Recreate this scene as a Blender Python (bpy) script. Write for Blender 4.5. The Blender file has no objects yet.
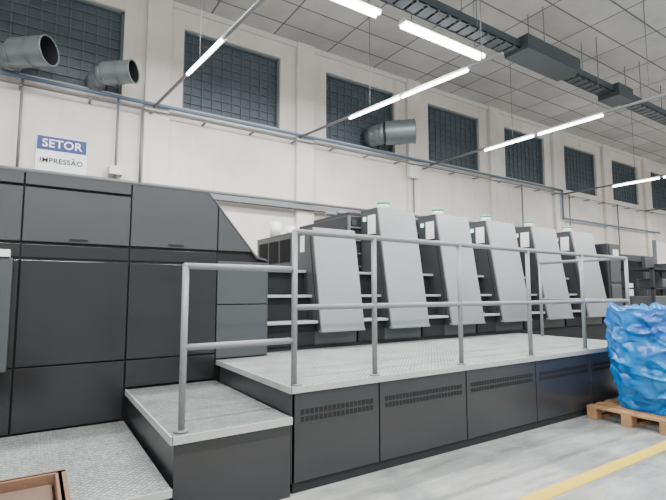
import bpy, bmesh, math, random
from mathutils import Vector, noise
random.seed(4)
S=bpy.context.scene
COL=S.collection

# ------------------------------------------------------------ materials
def srgb(c):
    return tuple(((v/255)/12.92 if v/255<=0.04045 else (((v/255)+0.055)/1.055)**2.4) for v in c)+(1,)
def mat(name,c,rough=.5,metal=0.0,var=0.0,vscale=3.0,bump=0.0,bscale=60.0,spec=.5):
    m=bpy.data.materials.new(name); m.use_nodes=True
    nt=m.node_tree; b=nt.nodes['Principled BSDF']
    b.inputs['Roughness'].default_value=rough; b.inputs['Metallic'].default_value=metal
    b.inputs['Specular IOR Level'].default_value=spec
    col=srgb(c)
    b.inputs['Base Color'].default_value=col
    tc=nt.nodes.new('ShaderNodeTexCoord')
    if var>0:
        n=nt.nodes.new('ShaderNodeTexNoise'); n.inputs['Scale'].default_value=vscale; n.inputs['Detail'].default_value=5
        nt.links.new(tc.outputs['Object'],n.inputs['Vector'])
        r=nt.nodes.new('ShaderNodeValToRGB')
        r.color_ramp.elements[0].position=.3; r.color_ramp.elements[1].position=.7
        r.color_ramp.elements[0].color=tuple(v*(1-var) for v in col[:3])+(1,)
        r.color_ramp.elements[1].color=tuple(min(1,v*(1+var)) for v in col[:3])+(1,)
        nt.links.new(n.outputs['Fac'],r.inputs['Fac']); nt.links.new(r.outputs['Color'],b.inputs['Base Color'])
    if bump>0:
        n2=nt.nodes.new('ShaderNodeTexNoise'); n2.inputs['Scale'].default_value=bscale; n2.inputs['Detail'].default_value=3
        nt.links.new(tc.outputs['Object'],n2.inputs['Vector'])
        bp=nt.nodes.new('ShaderNodeBump'); bp.inputs['Strength'].default_value=bump; bp.inputs['Distance'].default_value=.01
        nt.links.new(n2.outputs['Fac'],bp.inputs['Height']); nt.links.new(bp.outputs['Normal'],b.inputs['Normal'])
    return m
def emat(name,c,s):
    m=bpy.data.materials.new(name); m.use_nodes=True
    b=m.node_tree.nodes['Principled BSDF']
    b.inputs['Base Color'].default_value=(1,1,1,1)
    b.inputs['Emission Color'].default_value=srgb(c); b.inputs['Emission Strength'].default_value=s
    return m
def wallmat():
    m=mat('painted_plaster',(228,221,213),.85,0,0,1,.15,30)
    nt=m.node_tree; b=nt.nodes['Principled BSDF']; tc=nt.nodes['Texture Coordinate']
    n=nt.nodes.new('ShaderNodeTexNoise'); n.inputs['Scale'].default_value=.9; n.inputs['Detail'].default_value=7; n.inputs['Roughness'].default_value=.62
    nt.links.new(tc.outputs['Object'],n.inputs['Vector'])
    r=nt.nodes.new('ShaderNodeValToRGB'); r.color_ramp.elements[0].position=.32; r.color_ramp.elements[1].position=.66
    r.color_ramp.elements[0].color=srgb((210,202,193)); r.color_ramp.elements[1].color=srgb((229,223,216))
    nt.links.new(n.outputs['Fac'],r.inputs['Fac'])
    mp=nt.nodes.new('ShaderNodeMapping'); mp.inputs['Scale'].default_value=(5,5,.35); nt.links.new(tc.outputs['Object'],mp.inputs['Vector'])
    n2=nt.nodes.new('ShaderNodeTexNoise'); n2.inputs['Scale'].default_value=1.2; n2.inputs['Detail'].default_value=6
    nt.links.new(mp.outputs[0],n2.inputs['Vector'])
    r2=nt.nodes.new('ShaderNodeValToRGB'); r2.color_ramp.elements[0].position=.25; r2.color_ramp.elements[1].position=.42
    r2.color_ramp.elements[0].color=(.80,.78,.75,1); r2.color_ramp.elements[1].color=(1,1,1,1)
    nt.links.new(n2.outputs['Fac'],r2.inputs['Fac'])
    mx=nt.nodes.new('ShaderNodeMixRGB'); mx.blend_type='MULTIPLY'; mx.inputs[0].default_value=.7
    nt.links.new(r.outputs[0],mx.inputs[1]); nt.links.new(r2.outputs[0],mx.inputs[2]); nt.links.new(mx.outputs[0],b.inputs['Base Color'])
    return m
M_wall=wallmat()
M_trimw=mat('white_trim',(215,213,208),.7)
M_darkp=mat('press_black_panel',(34,35,37),.2,0,.08,2.0)
M_deckp=mat('deck_side_panel',(46,48,51),.28,0,.08,2.0)
M_grayp=mat('press_gray_panel',(64,66,68),.42,0,.05,2.0)
M_midp=mat('press_mid_panel',(70,73,76),.4,.1,.04,2.0)
M_seam=mat('seam_black',(7,7,8),.7)
M_side=mat('unit_side_gray',(68,71,73),.4,.2,.04,3)
M_fpanel=mat('unit_brushed_panel',(146,150,151),.34,.5,.06,1.2)
M_body=mat('unit_body_dark',(42,44,47),.5,.1,.08,3)
M_rail=mat('rail_gray_paint',(128,132,134),.4,.2)
M_tread=mat('step_tread',(172,176,174),.5,.2)
M_label=mat('white_label',(232,234,230),.5)
M_plast=mat('conduit_gray',(112,114,116),.55)
M_blue=mat('pipe_bluegray',(98,118,140),.5)
M_galv=mat('galvanized_duct',(122,130,134),.42,.5,.08,4)
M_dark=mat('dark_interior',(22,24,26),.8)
M_frame=mat('window_frame',(98,110,116),.6)
M_glass=mat('window_dark_glass',(76,86,92),.4,0,.15,1.5)
M_tray=mat('tray_dark',(72,80,86),.5,.3,.08,3)
M_tube=emat('tube_glow',(255,255,255),16)
M_led=emat('indicator_green',(90,230,160),1.2)
M_wood=mat('pallet_wood',(158,122,86),.8,0,.18,6,.3,30)
M_wood2=mat('crate_wood',(118,88,68),.85,0,.2,6,.3,30)
M_paper=mat('kraft_paper',(96,76,62),.9,0,.25,4)
M_yel=mat('yellow_floor_paint',(214,182,56),.45,0,.06,4)
M_signb=mat('sign_blue',(34,52,116),.5)
M_signt=mat('sign_text_dark',(16,18,30),.6)
M_signw=mat('sign_white',(235,236,238),.5)
M_green=mat('can_green',(110,175,145),.5)
M_can=mat('can_cream',(210,212,205),.4)

def deckmat():
    m=mat('tread_plate',(192,197,194),.45,.15)
    nt=m.node_tree; b=nt.nodes['Principled BSDF']; tc=nt.nodes['Texture Coordinate']
    mp=nt.nodes.new('ShaderNodeMapping'); mp.inputs['Rotation'].default_value=(0,0,math.radians(45))
    nt.links.new(tc.outputs['Object'],mp.inputs['Vector'])
    ck=nt.nodes.new('ShaderNodeTexVoronoi'); ck.inputs['Scale'].default_value=34; ck.inputs['Randomness'].default_value=.25
    nt.links.new(mp.outputs['Vector'],ck.inputs['Vector'])
    r=nt.nodes.new('ShaderNodeValToRGB'); r.color_ramp.elements[0].position=.15; r.color_ramp.elements[1].position=.55
    r.color_ramp.elements[0].color=srgb((190,195,191)); r.color_ramp.elements[1].color=srgb((120,126,123))
    nt.links.new(ck.outputs['Distance'],r.inputs['Fac'])
    n=nt.nodes.new('ShaderNodeTexNoise'); n.inputs['Scale'].default_value=3; n.inputs['Detail'].default_value=8; n.inputs['Roughness'].default_value=.65
    nt.links.new(tc.outputs['Object'],n.inputs['Vector'])
    r2=nt.nodes.new('ShaderNodeValToRGB'); r2.color_ramp.elements[0].color=(.64,.65,.63,1); r2.color_ramp.elements[1].color=(1,1,1,1)
    r2.color_ramp.elements[0].position=.3; r2.color_ramp.elements[1].position=.65
    nt.links.new(n.outputs['Fac'],r2.inputs['Fac'])
    mx=nt.nodes.new('ShaderNodeMixRGB'); mx.blend_type='MULTIPLY'; mx.inputs[0].default_value=1
    nt.links.new(r.outputs[0],mx.inputs[1]); nt.links.new(r2.outputs[0],mx.inputs[2])
    nt.links.new(mx.outputs[0],b.inputs['Base Color'])
    bp=nt.nodes.new('ShaderNodeBump'); bp.inputs['Strength'].default_value=.5; bp.inputs['Distance'].default_value=.004; bp.invert=True
    nt.links.new(ck.outputs['Distance'],bp.inputs['Height']); nt.links.new(bp.outputs[0],b.inputs['Normal'])
    return m
M_deck=deckmat()
def floormat():
    m=mat('epoxy_floor',(168,172,169),.24,0,.0)
    nt=m.node_tree; b=nt.nodes['Principled BSDF']; tc=nt.nodes['Texture Coordinate']
    n=nt.nodes.new('ShaderNodeTexNoise'); n.inputs['Scale'].default_value=1.1; n.inputs['Detail'].default_value=8; n.inputs['Roughness'].default_value=.6; n.inputs['Distortion'].default_value=.6
    nt.links.new(tc.outputs['Object'],n.inputs['Vector'])
    r=nt.nodes.new('ShaderNodeValToRGB'); r.color_ramp.elements[0].position=.38; r.color_ramp.elements[1].position=.64
    r.color_ramp.elements[0].color=srgb((134,139,136)); r.color_ramp.elements[1].color=srgb((180,182,178))
    nt.links.new(n.outputs['Fac'],r.inputs['Fac'])
    n2=nt.nodes.new('ShaderNodeTexNoise'); n2.inputs['Scale'].default_value=7; n2.inputs['Detail'].default_value=10; n2.inputs['Roughness'].default_value=.78
    mp=nt.nodes.new('ShaderNodeMapping'); mp.inputs['Scale'].default_value=(.3,1.4,1)
    nt.links.new(tc.outputs['Object'],mp.inputs['Vector']); nt.links.new(mp.outputs[0],n2.inputs['Vector'])
    r2=nt.nodes.new('ShaderNodeValToRGB'); r2.color_ramp.elements[0].position=.36; r2.color_ramp.elements[1].position=.58
    r2.color_ramp.elements[0].color=(.55,.55,.53,1); r2.color_ramp.elements[1].color=(1,1,1,1)
    nt.links.new(n2.outputs['Fac'],r2.inputs['Fac'])
    mx=nt.nodes.new('ShaderNodeMixRGB'); mx.blend_type='MULTIPLY'; mx.inputs[0].default_value=.9
    nt.links.new(r.outputs[0],mx.inputs[1]); nt.links.new(r2.outputs[0],mx.inputs[2]); nt.links.new(mx.outputs[0],b.inputs['Base Color'])
    mr=nt.nodes.new('ShaderNodeMapRange'); mr.inputs['To Min'].default_value=.45; mr.inputs['To Max'].default_value=.2
    nt.links.new(n.outputs['Fac'],mr.inputs['Value']); nt.links.new(mr.outputs[0],b.inputs['Roughness'])
    return m
M_floor=floormat()
def ceilmat():
    m=mat('ceiling_tiles',(205,205,203),.85)
    nt=m.node_tree; b=nt.nodes['Principled BSDF']; tc=nt.nodes['Texture Coordinate']
    br=nt.nodes.new('ShaderNodeTexBrick'); br.offset=0; br.squash=1
    br.inputs['Scale'].default_value=1; br.inputs['Brick Width'].default_value=1.25; br.inputs['Row Height'].default_value=.625
    br.inputs['Mortar Size'].default_value=.016; br.inputs['Mortar Smooth'].default_value=.1
    br.inputs['Color1'].default_value=srgb((210,208,205)); br.inputs['Color2'].default_value=srgb((188,186,184)); br.inputs['Mortar'].default_value=srgb((112,111,112))
    nt.links.new(tc.outputs['Object'],br.inputs['Vector'])
    n=nt.nodes.new('ShaderNodeTexNoise'); n.inputs['Scale'].default_value=1.1; n.inputs['Detail'].default_value=9; n.inputs['Roughness'].default_value=.7
    nt.links.new(tc.outputs['Object'],n.inputs['Vector'])
    r=nt.nodes.new('ShaderNodeValToRGB'); r.color_ramp.elements[0].position=.3; r.color_ramp.elements[1].position=.6
    r.color_ramp.elements[0].color=(.76,.75,.74,1); r.color_ramp.elements[1].color=(1,1,1,1)
    nt.links.new(n.outputs['Fac'],r.inputs['Fac'])
    mx=nt.nodes.new('ShaderNodeMixRGB'); mx.blend_type='MULTIPLY'; mx.inputs[0].default_value=.8
    nt.links.new(br.outputs['Color'],mx.inputs[1]); nt.links.new(r.outputs[0],mx.inputs[2]); nt.links.new(mx.outputs[0],b.inputs['Base Color'])
    return m
M_ceil=ceilmat()
def bagmat():
    m=mat('blue_poly_sheet',(10,110,190),.26,0,.0)
    nt=m.node_tree; b=nt.nodes['Principled BSDF']; tc=nt.nodes['Texture Coordinate']
    n=nt.nodes.new('ShaderNodeTexNoise'); n.inputs['Scale'].default_value=3.5; n.inputs['Detail'].default_value=6; n.inputs['Distortion'].default_value=1.0
    nt.links.new(tc.outputs['Object'],n.inputs['Vector'])
    r=nt.nodes.new('ShaderNodeValToRGB'); r.color_ramp.elements[0].position=.3; r.color_ramp.elements[1].position=.75
    r.color_ramp.elements[0].color=srgb((2,80,158)); r.color_ramp.elements[1].color=srgb((22,136,206))
    nt.links.new(n.outputs['Fac'],r.inputs['Fac']); nt.links.new(r.outputs[0],b.inputs['Base Color'])
    n3=nt.nodes.new('ShaderNodeTexNoise'); n3.inputs['Scale'].default_value=14; n3.inputs['Detail'].default_value=4
    nt.links.new(tc.outputs['Object'],n3.inputs['Vector'])
    bp=nt.nodes.new('ShaderNodeBump'); bp.inputs['Strength'].default_value=.4; bp.inputs['Distance'].default_value=.02
    nt.links.new(n3.outputs['Fac'],bp.inputs['Height']); nt.links.new(bp.outputs[0],b.inputs['Normal'])
    return m
M_bag=bagmat()

# ------------------------------------------------------------ geometry helpers
def link(o,parent=None):
    COL.objects.link(o)
    if parent: o.parent=parent
    return o
def empty(name,loc=(0,0,0)):
    e=bpy.data.objects.new(name,None); e.empty_display_size=.2; COL.objects.link(e); return e
def meshobj(name,bm,mats,parent=None,bevel=0,smooth=False):
    bmesh.ops.recalc_face_normals(bm,faces=bm.faces)
    me=bpy.data.meshes.new(name); bm.to_mesh(me); bm.free()
    if not isinstance(mats,(list,tuple)): mats=[mats]
    for m in mats: me.materials.append(m)
    if smooth:
        for p in me.polygons: p.use_smooth=True
    o=bpy.data.objects.new(name,me); link(o,parent)
    if bevel>0:
        b=o.modifiers.new('bevel','BEVEL'); b.width=bevel; b.segments=2; b.limit_method='ANGLE'; b.angle_limit=math.radians(40)
    return o
def add_box(bm,b,mi=0):
    x0,x1,y0,y1,z0,z1=b
    v=[bm.verts.new(p) for p in [(x0,y0,z0),(x1,y0,z0),(x1,y1,z0),(x0,y1,z0),(x0,y0,z1),(x1,y0,z1),(x1,y1,z1),(x0,y1,z1)]]
    for f in [(0,3,2,1),(4,5,6,7),(0,1,5,4),(1,2,6,5),(2,3,7,6),(3,0,4,7)]:
        fc=bm.faces.new([v[i] for i in f]); fc.material_index=mi
def boxes(name,lst,mats,parent=None,bevel=0):
    bm=bmesh.new()
    for b in lst:
        mi=b[6] if len(b)>6 else 0
        add_box(bm,b[:6],mi)
    return meshobj(name,bm,mats,parent,bevel)
def prism(name,poly,a0,a1,axis,m,parent=None,bevel=0):
    bm=bmesh.new()
    if axis=='y': f=lambda p,a:(p[0],a,p[1])
    else: f=lambda p,a:(a,p[0],p[1])
    A=[bm.verts.new(f(p,a0)) for p in poly]; B=[bm.verts.new(f(p,a1)) for p in poly]
    bm.faces.new(A); bm.faces.new(B[::-1]); n=len(poly)
    for i in range(n):
        bm.faces.new([A[i],B[i],B[(i+1)%n],A[(i+1)%n]])
    return meshobj(name,bm,m,parent,bevel)
def add_cyl(bm,p0,p1,r0,r1=None,seg=16,caps=True,mi=0):
    r1=r0 if r1 is None else r1
    p0=Vector(p0);p1=Vector(p1); d=(p1-p0).normalized()
    u=d.orthogonal().normalized(); w=d.cross(u)
    A=[];B=[]
    for i in range(seg):
        t=2*math.pi*i/seg; k=u*math.cos(t)+w*math.sin(t)
        A.append(bm.verts.new(p0+k*r0)); B.append(bm.verts.new(p1+k*r1))
    for i in range(seg):
        fc=bm.faces.new([A[i],A[(i+1)%seg],B[(i+1)%seg],B[i]]); fc.smooth=True; fc.material_index=mi
    if caps:
        bm.faces.new(A[::-1]).material_index=mi; bm.faces.new(B).material_index=mi
def add_path(bm,pts,r,seg=12,mi=0):
    for a,b in zip(pts[:-1],pts[1:]): add_cyl(bm,a,b,r,seg=seg,mi=mi)
    for p in pts[1:-1]:
        g=bmesh.ops.create_uvsphere(bm,u_segments=seg,v_segments=8,radius=r*1.02)
        bmesh.ops.translate(bm,verts=g['verts'],vec=Vector(p))
        for v in g['verts']:
            for f in v.link_faces: f.smooth=True; f.material_index=mi
def pipes(name,paths,r,m,parent=None,seg=12):
    bm=bmesh.new()
    for p in paths: add_path(bm,p,r,seg)
    return meshobj(name,bm,m,parent)

CAMZ=1.36
YW=8.0; CEIL=6.45
XMIN,XMAX=-6.0,30.0; YMIN=-7.0
SILL=4.58; WTOP=6.04

# ------------------------------------------------------------ room shell
boxes('floor',[(XMIN,XMAX,YMIN,YW+.3,-.2,0)],M_floor)
boxes('ceiling',[(XMIN,XMAX,YMIN,YW+.3,CEIL,CEIL+.2)],M_ceil)
wins=[(2.037+2.984*k,2.037+2.984*k+1.9) for k in range(-2,9)]
wins[1]=(-.86,1.06)
wl=[(XMIN,XMAX,YW,YW+.3,0,SILL),(XMIN,XMAX,YW,YW+.3,WTOP,CEIL)]
px=XMIN
for a,b in wins:
    if a>px: wl.append((px,a,YW,YW+.3,SILL,WTOP))
    px=b
wl.append((px,XMAX,YW,YW+.3,SILL,WTOP))
boxes('wall_back',wl,M_wall)
boxes('wall_right',[(XMAX,XMAX+.2,YMIN,YW+.3,0,CEIL)],M_wall)
boxes('wall_left',[(XMIN-.2,XMIN,YMIN,YW+.3,0,CEIL)],M_wall)
pil=[]
for a,b in wins[1:]:
    c=b+.542
    pil.append((c-.2,c+.2,YW-.1,YW,0,CEIL))
boxes('trim_1',pil,M_wall,None,.01)
boxes('trim_2',[(XMIN,XMAX,YW-.06,YW,CEIL-.1,CEIL)],M_trimw)
for i,(a,b) in enumerate(wins):
    l=[(a,b,YW+.14,YW+.16,SILL,WTOP,1)]
    fw=.04
    l+=[(a,a+fw,YW+.06,YW+.14,SILL,WTOP,0),(b-fw,b,YW+.06,YW+.14,SILL,WTOP,0),(a,b,YW+.06,YW+.14,SILL,SILL+fw,0),(a,b,YW+.06,YW+.14,WTOP-fw,WTOP,0)]
    for k in range(1,10):
        x=a+(b-a)*k/10; l.append((x-.006,x+.006,YW+.11,YW+.14,SILL,WTOP,0))
    for k in range(1,9):
        z=SILL+(WTOP-SILL)*k/9; l.append((a,b,YW+.11,YW+.14,z-.006,z+.006,0))
    boxes('window_%d'%(i+1),l,[M_frame,M_glass])

boxes('yellow_floor_line',[(-2,XMAX-2,1.88,1.99,0,.004)],M_yel)

# ------------------------------------------------------------ deck + steps
DZ=.71; DX0=1.516; DX1=6.5; DY0=2.86; DY1=4.62
deck=empty('walkway_platform')
posts=[2.27,3.254,4.283,5.304,6.357]
XC=2.06
boxes('tread_top',[(DX0,XC,DY0,4.38,DZ-.035,DZ),(XC,DX1,DY0,DY1,DZ-.035,DZ)],M_deck,deck)
boxes('nosing',[(DX0-.006,DX1,DY0-.012,DY0,DZ-.045,DZ),(DX0-.012,DX0,DY0-.012,4.38,DZ-.045,DZ)],M_tread,deck)
boxes('core',[(DX0+.03,XC,DY0+.03,4.38,0.0,DZ-.036),(XC,DX1-.01,DY0+.03,DY1,0.0,DZ-.036)],M_seam,deck)
xs=[DX0]+[2.285,3.27,4.3,5.32]+[DX1]
pan=[];vent=[]
for a,b in zip(xs[:-1],xs[1:]):
    pan.append((a+.006,b-.006,DY0,DY0+.03,.07,DZ-.05))
    w=b-a; vx0=a+.1*w if w<.9 else a+.06; vx1=b-.05
    n=int((vx1-vx0)/.036)
    for row in (0,1):
        for i in range(n):
            x=vx0+(vx1-vx0)*i/n
            z=.465+row*.05
            vent.append((x,x+.025,DY0-.003,DY0+.002,z,z+.034))
pan.append((DX0,DX0+.03,DY0,4.3,.07,DZ-.05))
boxes('side_panels',pan,M_deckp,deck,.003)
boxes('vent_slots',vent,M_seam,deck)
boxes('plinth',[(DX0+.02,DX1-.02,DY0+.01,DY0+.03,0,.07)],M_dark,deck)

st=empty('access_steps')
boxes('mid_tread',[(.72,DX0-.013,2.82,4.38,.487,.52)],M_deck,st,.004)
boxes('mid_nosing',[(.715,DX0-.014,2.808,2.82,.475,.522),(.708,.72,2.808,4.38,.475,.522)],M_tread,st)
boxes('mid_body',[(.735,DX0-.015,2.835,4.38,0,.486)],M_deckp,st,.003)
boxes('low_tread',[(-3.2,.705,2.74,4.38,.23,.262)],M_deck,st,.004)
boxes('low_nosing',[(-3.2,.705,2.728,2.74,.22,.264)],M_tread,st)
boxes('low_body',[(-3.2,.70,2.76,4.38,0,.229)],M_deckp,st,.003)

rl=empty('guard_railing')
RY=DY0+.035; RT=1.79; RM=1.25; r=.021
P=[]
P.append([(1.555,RY,DZ),(1.555,RY,RT),(6.357,RY,RT)])
for x in posts: P.append([(x,RY,DZ),(x,RY,RT)])
P.append([(1.555,RY,RM),(6.357,RY,RM)])
P.append([(6.357,RY,RT),(6.357,RY+1.2,RT),(6.357,RY+1.2,DZ)])
P.append([(6.357,RY,RM),(6.357,RY+1.2,RM)])
pipes('rail_tubes',P,r,M_rail,rl,14)
bm=bmesh.new()
for x in [1.575]+posts: add_cyl(bm,(x,RY,DZ),(x,RY,DZ+.012),.04,seg=20)
meshobj('rail_feet',bm,M_rail,rl)
sr=empty('step_handrail')
pipes('rail_tubes',[[(.79,RY,.522),(.79,RY,1.52),(1.534,RY,1.52)],[(.79,RY,1.02),(1.534,RY,1.02)]],r,M_rail,sr,14)
bm=bmesh.new(); add_cyl(bm,(.79,RY,.522),(.79,RY,.534),.045,seg=20); meshobj('rail_foot',bm,M_rail,sr)

# ------------------------------------------------------------ press
pr=empty('offset_printing_press')
PY=4.39; PT=2.33
prism('delivery_core',[(-3.2,.0),(2.03,.0),(2.03,1.69),(1.91,1.71),(1.40,PT-.01),(-3.2,PT-.01)],PY+.03,6.6,'y',M_seam,pr)
up=[];lo=[];mid=[]
g=.006
def pl(lst,x0,x1,z0,z1,y=PY): lst.append((x0+g,x1-g,y,y+.035,z0+g,z1-g))
for x0,x1 in [(-2.5,-1.7),(-1.7,-.9),(-.9,-.1),(-.1,.7)]:
    pl(up,x0,x1,1.76,2.21); pl(up,x0,x1,2.22,PT); pl(lo,x0,x1,.77,1.62); pl(lo,x0,x1,.265,.77)
    pl(mid,x0,x1,1.63,1.75,PY+.02)
pl(lo,.7,1.5,.77,1.62); pl(lo,.7,1.5,.53,.77)
pl(mid,.7,1.5,1.63,1.75,PY+.02)
boxes('upper_panels',up,M_grayp,pr,.004)
boxes('lower_panels',lo,M_darkp,pr,.004)
boxes('recess_band',mid,M_darkp,pr,.003)
prism('upper_panel_c',[(.706,1.766),(1.494,1.766),(1.494,2.20),(1.40,PT-.005),(.706,PT-.005)],PY,PY+.035,'y',M_grayp,pr,.004)
prism('sloped_panel',[(1.506,1.766),(1.87,1.766),(1.506,2.19)],PY,PY+.035,'y',M_grayp,pr,.004)
prism('slope_skin',[(1.40,PT-.012),(1.91,1.70),(2.035,1.675),(2.045,1.69),(1.92,1.722),(1.405,PT)],PY-.005,6.6,'y',M_grayp,pr,.003)
boxes('end_panels',[(1.506,2.03,PY,PY+.035,1.24,1.66),(1.506,2.03,PY,PY+.035,.72,1.23),(2.03,2.045,PY,6.6,.72,1.66)],M_midp,pr,.004)
boxes('top_skin',[(-3.2,1.4,PY,6.6,PT-.012,PT+.0)],M_grayp,pr)
h=[]
for c in (-.5,.3,1.1): h.append((c-.07,c+.07,PY-.004,PY+.002,1.78,1.80))
boxes('handles',h,M_seam,pr)
boxes('side_console',[(-1.0,-.14,4.27,PY-.001,.76,1.62)],M_midp,pr,.01)
boxes('side_console_window',[(-.9,-.24,4.262,4.27,1.15,1.45)],M_dark,pr,.004)
boxes('side_console_label',[(-.9,-.16,4.25,PY-.001,1.625,1.68)],M_label,pr,.004)

units=[(2.77,3.38,2.13,6.35),(3.81,4.46,2.49,5.16),(4.90,5.58,2.50,5.16),(6.02,6.72,2.50,5.16),(7.20,7.92,2.50,5.16),(8.44,9.18,2.50,5.16)]
def unit(i,x0,x1,zt,yb):
    ft=4.5+(zt-.92)*(.26/1.57)
    yf=lambda z:4.5+(z-.92)*(.26/1.57)
    prism('unit%d_housing'%i,[(4.53,.90),(ft+.03,zt-.01),(yb,zt-.01),(yb,.72),(4.66,.72),(4.66,.90)],x0+.004,x1-.004,'x',M_side,pr,.004)
    prism('unit%d_front_panel'%i,[(4.5,.92),(ft,zt),(ft+.03,zt),(4.53,.92)],x0,x1,'x',M_fpanel,pr,.006)
    prism('unit%d_top_cap'%i,[(ft+.03,zt-.012),(ft+.03,zt),(yb,zt),(yb,zt-.012)],x0,x1,'x',M_side,pr)
    for nm,e,mm in (('seam',0.0,M_seam),('door',.008,M_side)):
        za,zb=1.0+e,2.05+e*-1
        t=.004 if nm=='seam' else .008
        prism('unit%d_side_%s'%(i,nm),[(yf(za)+.09+e,za),(yf(zb)+.09+e,zb),(5.12-e,zb),(5.12-e,za)],x0+.004-t,x0+.004,'x',mm,pr)
    prism('unit%d_guard_lip'%i,[(4.49,.90),(4.49,.925),(4.56,.925),(4.56,.90)],x0,x1,'x',M_rail,pr,.003)
for i,u in enumerate(units): unit(i+1,*u)
tr=[]; ris=[]
boxes('rear_bed',[(2.05,9.4,5.17,6.9,0,1.62)],M_body,pr,.01)
boxes('front_bed',[(2.05,9.4,4.64,5.16,0,.75)],M_dark,pr)
rb=[]; det=[]; fr=[]
for (x0,x1,zt,yb) in units[1:]:
    rb.append((x0-.22,x1+.02,5.17,6.55,1.62,2.42)); rb.append((x0-.1,x1-.1,5.3,6.3,2.42,2.5))
    for z in (1.70,1.88,2.06,2.24): fr.append((x0-.21,x0-.01,5.13,5.165,z,z+.02))
    fr.append((x0-.215,x0-.195,5.12,5.165,1.64,2.40))
    det.append((x0-.17,x0-.05,5.15,5.168,1.92,2.03)); det.append((x0-.15,x0-.07,5.15,5.168,2.28,2.36))
boxes('unit_towers',rb,M_body,pr,.015)
boxes('unit_guard_bars',fr,M_plast,pr)
boxes('unit_inner_plates',det,M_side,pr)
edges=[(2.06,2.76)]+[(units[i][1]+.005,units[i+1][0]-.01) for i in range(5)]
for a,b in edges:
    for k,z in enumerate((1.03,1.325,1.62)):
        y=4.56+.14*k
        tr.append((a,b,y,5.12,z-.03,z))
        ris.append((a,b,y+.08,y+.1,z-.29,z-.03))
boxes('unit_steps',tr,M_tread,pr,.004)
boxes('unit_risers',ris,M_dark,pr)
lb=[]
for (x0,x1,zt,yb) in units[1:]:
    lb.append((x0-.008,x0+.006,4.82,4.98,2.14,2.40))
lb.append((2.760,2.772,4.9,5.0,1.85,2.05))
boxes('unit_labels',lb,M_label,pr)
boxes('unit_indicators',[(x0-.008,x0+.006,5.03,5.09,2.33,2.39) for (x0,x1,zt,yb) in units[1:]],M_led,pr)
gr=[]
for j in range(3):
    for k in range(8):
        y=5.3+j*.34+k*.036
        gr.append((2.762,2.773,y,y+.018,1.75,2.05))
boxes('side_grille',gr,M_seam,pr)
bm=bmesh.new()
for (x0,x1,zt,yb) in units[1:]:
    add_cyl(bm,(x0+.28,5.0,zt),(x0+.28,5.0,zt+.10),.085,seg=24,mi=0)
    add_cyl(bm,(x0+.28,5.0,zt+.10),(x0+.28,5.0,zt+.135),.09,seg=24,mi=1)
add_cyl(bm,(2.95,6.1,2.13),(2.95,6.1,2.38),.08,seg=24); add_cyl(bm,(3.15,6.0,2.13),(3.15,6.0,2.32),.07,seg=24)
meshobj('ink_canisters',bm,[M_can,M_green],pr)
pipes('unit_top_hose',[[(3.7,5.6,2.53),(9.0,5.6,2.53)],[(3.7,5.9,2.56),(9.0,5.9,2.56)]],.03,M_plast,pr)
fe=[(9.45,9.95,4.62,6.7,0,2.32),(9.95,11.4,4.8,6.5,0,1.15),(11.1,11.6,4.7,6.6,0,2.15),(9.95,11.1,5.1,6.4,1.7,2.2),(9.95,11.1,4.72,4.8,2.0,2.15)]
boxes('feeder_body',fe,M_body,pr,.02)
boxes('feeder_panels',[(9.5,9.9,4.6,4.62,.8,1.5),(9.5,9.9,4.6,4.62,1.55,2.28),(11.14,11.56,4.68,4.7,.8,2.1),(10.0,11.05,4.78,4.8,.8,1.1)],M_side,pr,.01)
boxes('feeder_pile',[(10.05,11.05,4.9,6.2,1.16,1.55)],M_label,pr,.01)
boxes('feeder_label',[(9.6,9.8,4.59,4.6,2.0,2.2)],M_label,pr)
boxes('feeder_grille',[(11.2,11.5,4.675,4.685,1.2+k*.05,1.225+k*.05) for k in range(12)],M_seam,pr)

# ------------------------------------------------------------ right background objects
cab=empty('control_cabinet')
boxes('cabinet_case',[(12.0,13.6,4.2,4.9,.08,2.0),(12.05,13.55,4.25,4.85,0,.08)],M_body,cab,.01)
boxes('cabinet_doors',[(12.02,12.78,4.18,4.2,.12,1.96),(12.82,13.58,4.18,4.2,.12,1.96),(11.98,12.0,4.25,4.85,.12,1.96)],M_grayp,cab,.006)
boxes('cabinet_handles',[(12.7,12.72,4.15,4.18,.95,1.15),(12.88,12.9,4.15,4.18,.95,1.15)],M_label,cab)
sh=empty('metal_shelf_rack')
l=[]
for x in (7.6,8.9):
    for y in (3.1,3.5): l.append((x,x+.04,y,y+.04,0,1.72))
for z in (.15,.6,1.05,1.4,1.69): l.append((7.6,8.94,3.1,3.54,z,z+.025))
boxes('rack_frame',l,M_dark,sh)
boxes('rack_goods',[(7.68,8.1,3.14,3.5,.625,.85),(8.2,8.6,3.14,3.48,.625,.95),(7.7,8.5,3.14,3.5,1.075,1.3),(8.0,8.8,3.14,3.5,1.426,1.56)],[M_grayp],sh,.01)
pw=empty('white_partition_panel')
boxes('panel_board',[(16.0,20.0,6.4,6.46,.1,2.9)],M_trimw,pw,.01)
boxes('panel_frame',[(15.95,16.0,6.38,6.48,0,2.95),(20.0,20.05,6.38,6.48,0,2.95),(17.95,18.05,6.37,6.39,.1,2.9)],M_plast,pw)

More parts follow.
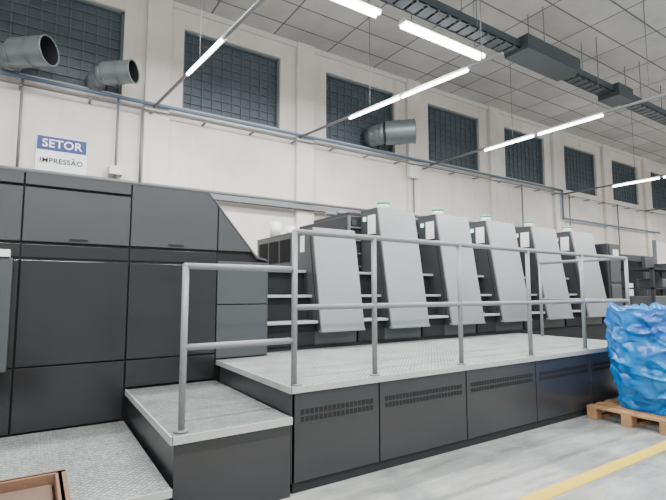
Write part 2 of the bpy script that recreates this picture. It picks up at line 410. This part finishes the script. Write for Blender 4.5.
# ------------------------------------------------------------ pallet + bag
pa=empty('wooden_pallet')
l=[]
X0,X1,Y0,Y1=5.10,6.30,2.01,2.80
for i in range(7):
    x=X0+(X1-X0-.12)*i/6; l.append((x,x+.12,Y0,Y1,.115,.137))
for y in (Y0,(Y0+Y1)/2-.05,Y1-.1):
    l.append((X0,X1,y,y+.1,.093,.115)); l.append((X0,X1,y,y+.1,0,.02))
    for x in (X0,(X0+X1)/2-.05,X1-.12): l.append((x,x+.12,y,y+.1,.02,.093))
boxes('pallet_boards',l,M_wood,pa,.003)
def bag():
    bm=bmesh.new()
    cx,cy=5.83,2.30; hx,hy=.66,.40; H=1.06; z0=.139
    nu,nv=220,120; rings=[]
    def ridge(p): return max(0,1-abs(noise.noise(p))*2.4)
    for j in range(nv+1):
        v=j/nv; ring=[]
        z=z0+H*v
        # slack bag: pinched at the foot, bulging at mid height, gathered at the rim
        s=.84+.17*math.sin(min(1,v/.45)*math.pi/2)-.05*max(0,v-.5)*2
        for i in range(nu):
            t=2*math.pi*i/nu; c,sn=math.cos(t),math.sin(t); e=.5
            x=math.copysign(abs(c)**e,c)*hx*s; y=math.copysign(abs(sn)**e,sn)*hy*s
            n=noise.noise(Vector((x*1.8,y*1.8,z*1.3+3)))*.07
            wv=noise.noise_vector(Vector((x*1.7,y*1.7,z*1.5)))*.8
            # long folds hanging down from the rim
            n+=.045*ridge(Vector((x*4.2+z*.9,y*4.2,z*.7))+wv*.6)**2*(.35+.65*v)
            # diagonal creases
            n+=.032*ridge(Vector((x*3+z*3,y*3,z*2.6-x*2))+wv)**3
            n-=.030*ridge(Vector((x*5-z*3.5,y*5,z*3+9))+wv)**4
            n+=.012*ridge(Vector((x*10,y*10,z*8+x*4))+wv*2)**2-.03
            amt=min(1,.25+j/14)
            L=math.hypot(x,y)
            zz=z+(.09*noise.noise(Vector((c*1.9,sn*1.9,5)))+.035*noise.noise(Vector((c*6,sn*6,2))))*v*v
            ring.append(bm.verts.new((cx+x+x/L*n*amt,cy+y+y/L*n*amt,max(z0,zz))))
        rings.append(ring)
    for a,b in zip(rings[:-1],rings[1:]):
        for i in range(nu): bm.faces.new([a[i],a[(i+1)%nu],b[(i+1)%nu],b[i]])
    bm.faces.new(rings[0][::-1])
    prev=rings[-1]
    for k in range(1,13):
        s=1-k/13; ring=[]
        for i in range(nu):
            o=rings[-1][i].co; x=(o.x-cx)*s; y=(o.y-cy)*s
            z=o.z*s+(z0+H)*(1-s)-.14*min(1,(1-s)*2.5)+.10*(1-s)*noise.fractal(Vector((x*4,y*4,7)),.9,2,3)
            ring.append(bm.verts.new((cx+x,cy+y,z)))
        for i in range(nu): bm.faces.new([prev[i],prev[(i+1)%nu],ring[(i+1)%nu],ring[i]])
        prev=ring
    bm.faces.new(prev)
    return meshobj('blue_bulk_bag',bm,M_bag,None,0,True)
bag()

cr=empty('wooden_crate')
a,b,c,d=-.75,.16,1.95,2.66
l=[(a,b,c,c+.02,.0,.5),(a,b,d-.02,d,.0,.5),(a,a+.02,c,d,.0,.5),(b-.02,b,c,d,.0,.5),(a,b,c,d,.02,.04),
   (a-.015,b+.015,c-.015,c+.02,.44,.5),(a-.015,b+.015,d-.03,d+.015,.44,.5),(b-.03,b+.015,c,d,.44,.5),(a-.015,a+.02,c,d,.44,.5)]
boxes('crate_sides',l,M_wood2,cr,.003)
boxes('crate_contents',[(a+.03,b-.04,c+.03,d-.04,.05,.46)],M_paper,cr,.01)

# ------------------------------------------------------------ wall sign
sg=empty('department_sign')
boxes('sign_board',[(-.07,.60,YW-.02,YW-.001,3.12,3.70)],M_signw,sg,.003)
boxes('sign_header',[(-.06,.59,YW-.024,YW-.019,3.48,3.69)],M_signb,sg)
def text(name,t,x,z,size,m,parent,y,bold=0,al='CENTER',sp=1.0):
    c=bpy.data.curves.new(name,'FONT'); c.body=t; c.size=size; c.align_x=al; c.extrude=.002; c.offset=bold; c.space_character=sp; c.resolution_u=6
    c.materials.append(m); o=bpy.data.objects.new(name,c); link(o,parent)
    o.location=(x,y,z); o.rotation_euler=(math.pi/2,0,0); return o
text('sign_text_top','SETOR',.265,3.53,.17,M_signw,sg,YW-.028,.003,sp=1.05)
tb=text('sign_text_bottom','IMPRESSAO',.265,3.29,.106,M_signt,sg,YW-.026,.0012,sp=1.08)
# measure where the final "AO" and "O" start, so the tilde sits over the A
def twidth(s):
    c=bpy.data.curves.new('measure','FONT'); c.body=s; c.size=.106; c.space_character=1.08
    o=bpy.data.objects.new('measure',c); COL.objects.link(o); bpy.context.view_layer.update()
    wd=o.dimensions.x; bpy.data.objects.remove(o); bpy.data.curves.remove(c); return wd
W=twidth('IMPRESSAO'); wa=twidth('IMPRESSA'); wb=twidth('IMPRESS')
tx=.265-W/2+(wa+wb)/2+.004; tz=3.386
bm=bmesh.new()
pts=[(tx-.026+.052*k/8,YW-.026,tz+.006*math.sin(k/8*2*math.pi)) for k in range(9)]
add_path(bm,pts,.005,6); meshobj('sign_tilde',bm,M_signt,sg)

# ------------------------------------------------------------ wall services
wp=empty('wall_conduit')
pipes('main_pipe',[[(XMIN+.1,YW-.16,4.47),(13.5,YW-.16,4.47),(13.5,YW-.16,3.6),(20,YW-.16,3.6)]],.03,M_blue,wp)
pipes('thin_pipe',[[(XMIN+.1,YW-.14,4.36),(22,YW-.14,4.36)]],.012,M_plast,wp)
pipes('low_pipe',[[(XMIN+.1,YW-.14,3.10),(7.0,YW-.14,3.12),(12,YW-.14,3.15)]],.028,M_plast,wp)
boxes('low_tray',[(.55,6.0,YW-.2,YW-.08,2.98,3.03),(.55,6.0,YW-.2,YW-.19,3.03,3.07)],M_plast,wp)
pipes('drops',[[(1.0,YW-.13,4.47),(1.0,YW-.13,3.1)],[(1.36,YW-.15,4.36),(1.36,YW-.15,3.1)],[(7.35,YW-.15,4.36),(7.35,YW-.15,2.2)],
   [(-.28,YW-.13,4.47),(-.28,YW-.13,3.1)],[(13.9,YW-.14,4.4),(13.9,YW-.14,2.4)],[(16.9,YW-.14,4.4),(16.9,YW-.14,2.4)],[(11.5,YW-.14,4.4),(11.5,YW-.14,3.1)]],.02,M_plast,wp)
cl=[]
for k in range(0,26):
    x=-3+k*.9; cl.append((x-.02,x+.02,YW-.2,YW-.0,4.32,4.34))
    if x<11.5: cl.append((x-.015,x+.015,YW-.17,YW-.0,3.06,3.08))
boxes('brackets',cl,M_plast,wp)
boxes('junction_boxes',[(.9,1.1,YW-.2,YW,3.2,3.34),(7.2,7.45,YW-.22,YW-.1,4.0,4.3)],M_trimw,wp,.01)

def duct(ctr,d,L,r):
    e=empty('ventilation_duct')
    bm=bmesh.new(); d=Vector(d).normalized(); p=Vector(ctr)-d*L/2
    q=p+d*L
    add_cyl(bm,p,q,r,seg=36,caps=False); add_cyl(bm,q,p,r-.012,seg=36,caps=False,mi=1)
    u=d.orthogonal().normalized(); w=d.cross(u)
    ring=[q+(u*math.cos(t)+w*math.sin(t))*r for t in [2*math.pi*k/36 for k in range(37)]]
    add_path(bm,ring,.012,6)
    add_cyl(bm,p+d*L*.45,p+d*(L*.45+.03),r+.01,seg=36,caps=False)
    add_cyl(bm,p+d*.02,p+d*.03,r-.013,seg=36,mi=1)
    pts=[p+d*.02,p-d*.08+Vector((-.0,.06,0)),Vector((p.x-.1,YW,p.z))]
    add_path(bm,pts,r*.86,seg=28)
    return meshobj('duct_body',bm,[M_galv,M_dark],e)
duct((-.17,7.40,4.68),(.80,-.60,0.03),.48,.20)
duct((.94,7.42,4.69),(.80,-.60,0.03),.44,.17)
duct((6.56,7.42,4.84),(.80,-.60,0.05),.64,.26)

# ------------------------------------------------------------ luminaires
def area(loc,rot,sx,sy,e,parent):
    L=bpy.data.lights.new('lamp','AREA'); L.shape='RECTANGLE'; L.size=sx; L.size_y=sy; L.energy=e; L.color=(.98,.99,1)
    o=bpy.data.objects.new('lamp_emitter',L); link(o,parent); o.location=loc; o.rotation_euler=rot; return o
def lum(x0,x1,y,z,e=60):
    g=empty('fluorescent_batten_light')  # name shared with the unseen rows added for light
    prism('batten_body',[(y-.09,z+.03),(y+.09,z+.03),(y+.05,z+.09),(y-.05,z+.09)],x0,x1,'x',M_trimw,g,.004)
    bm=bmesh.new()
    for s in (-.045,.045): add_cyl(bm,(x0+.03,y+s,z),(x1-.03,y+s,z),.028,seg=12)
    meshobj('batten_tubes',bm,M_tube,g)
    pipes('batten_wires',[[(x0+.2,y,z+.09),(x0+.2,y,CEIL-.003)],[(x1-.2,y,z+.09),(x1-.2,y,CEIL-.003)]],.006,M_plast,g)
    if e: area(((x0+x1)/2,y,z-.04),(0,0,0),x1-x0,.16,e,g)
for x in (-1.1,.9,2.7,4.43): 
    lum(x,x+(1.3 if x<4 else 1.83),4.93,5.34,130)
for yy in (1.0,-4.0):  # unseen batten rows, added off-frame to brighten the room
    for x in (-4,-1,2,5.5,9,12.5,16,20,24): lum(x,x+1.83,yy,5.34,195 if yy>0 else 150)
def arm(p0,p1,tubes,z,e=42):
    g=empty('wall_arm_tube_light')
    p0=Vector(p0+(z,)); p1=Vector(p1+(z,)); d=(p1-p0).normalized()
    bm=bmesh.new(); add_path(bm,[p0+Vector((0,0,-.05)),p1+Vector((0,0,-.05))] ,.025)
    meshobj('arm_pipe',bm,M_plast,g)
    L=(p1-p0).length
    bm=bmesh.new(); bm2=bmesh.new()
    for a,b in tubes:
        q0=p0+d*a; q1=p0+d*b
        add_cyl(bm,q0+Vector((-.03,0,-.1)),q1+Vector((-.03,0,-.1)),.024,seg=12)
        add_cyl(bm2,q0+Vector((0,0,-.06)),q1+Vector((0,0,-.06)),.035,seg=6)
        m=(q0+q1)/2
        area(m+Vector((-.03,0,-.14)),(0,0,math.atan2(d.y,d.x)),b-a,.06,e,g)
    meshobj('tubes',bm,M_tube,g); meshobj('tube_holders',bm2,M_trimw,g)
    pipes('arm_wires',[[p1-d*.3,p1-d*.3+Vector((0,0,CEIL-z-.003))],[p0+d*(L*.45),p0+d*(L*.45)+Vector((0,0,CEIL-z-.003))]],.006,M_plast,g)
arm((1.55,YW-.1),(1.95,3.6),[(1.6,2.7)],4.50)
arm((4.33,YW-.1),(4.97,3.6),[(1.5,2.62),(2.68,3.85)],4.50)
arm((7.95,YW-.1),(8.12,2.9),[(1.6,2.72),(2.82,4.0)],4.48)
arm((13.6,YW-.1),(13.6,3.3),[(1.5,2.65),(2.75,3.95)],4.42)
arm((19.0,YW-.1),(19.0,3.3),[(1.5,2.65),(2.75,3.95)],4.42)

ct=empty('overhead_cable_tray')
ty0,ty1,tz=4.50,4.80,5.46
l=[(1.5,26,ty0,ty0+.02,tz,tz+.14),(1.5,26,ty1-.02,ty1,tz,tz+.14)]
for k in range(110): l.append((1.5+k*.22,1.5+k*.22+.17,ty0,ty1,tz,tz+.012))
l+=[(6.7,8.3,ty0-.14,ty1+.02,tz-.05,tz+.2),(9.8,10.4,ty0-.1,ty1+.02,tz-.1,tz+.16)]
boxes('tray_frame',l,M_tray,ct)
P=[]
for k in range(14):
    x=2+k*1.8; P.append([(x,ty0,tz),(x,ty0,CEIL-.003)]); P.append([(x,ty1,tz),(x,ty1,CEIL-.003)])
pipes('tray_rods',P,.008,M_plast,ct,8)
pipes('tray_cables',[[(1.5,4.6,tz+.05),(26,4.6,tz+.05)],[(1.5,4.7,tz+.05),(26,4.7,tz+.05)]],.03,M_dark,ct,8)

# ------------------------------------------------------------ world + camera
w=bpy.data.worlds.new('World'); S.world=w; w.use_nodes=True
w.node_tree.nodes['Background'].inputs[0].default_value=(.95,.97,1,1)
w.node_tree.nodes['Background'].inputs[1].default_value=1.1
cd=bpy.data.cameras.new('cam'); cam=bpy.data.objects.new('camera',cd); COL.objects.link(cam)
cam.location=(0,0,CAMZ); cam.rotation_euler=(math.radians(90+5.2),0,math.radians(-33))
cd.sensor_width=36; cd.lens=460/666*36; cd.clip_start=.05
S.camera=cam
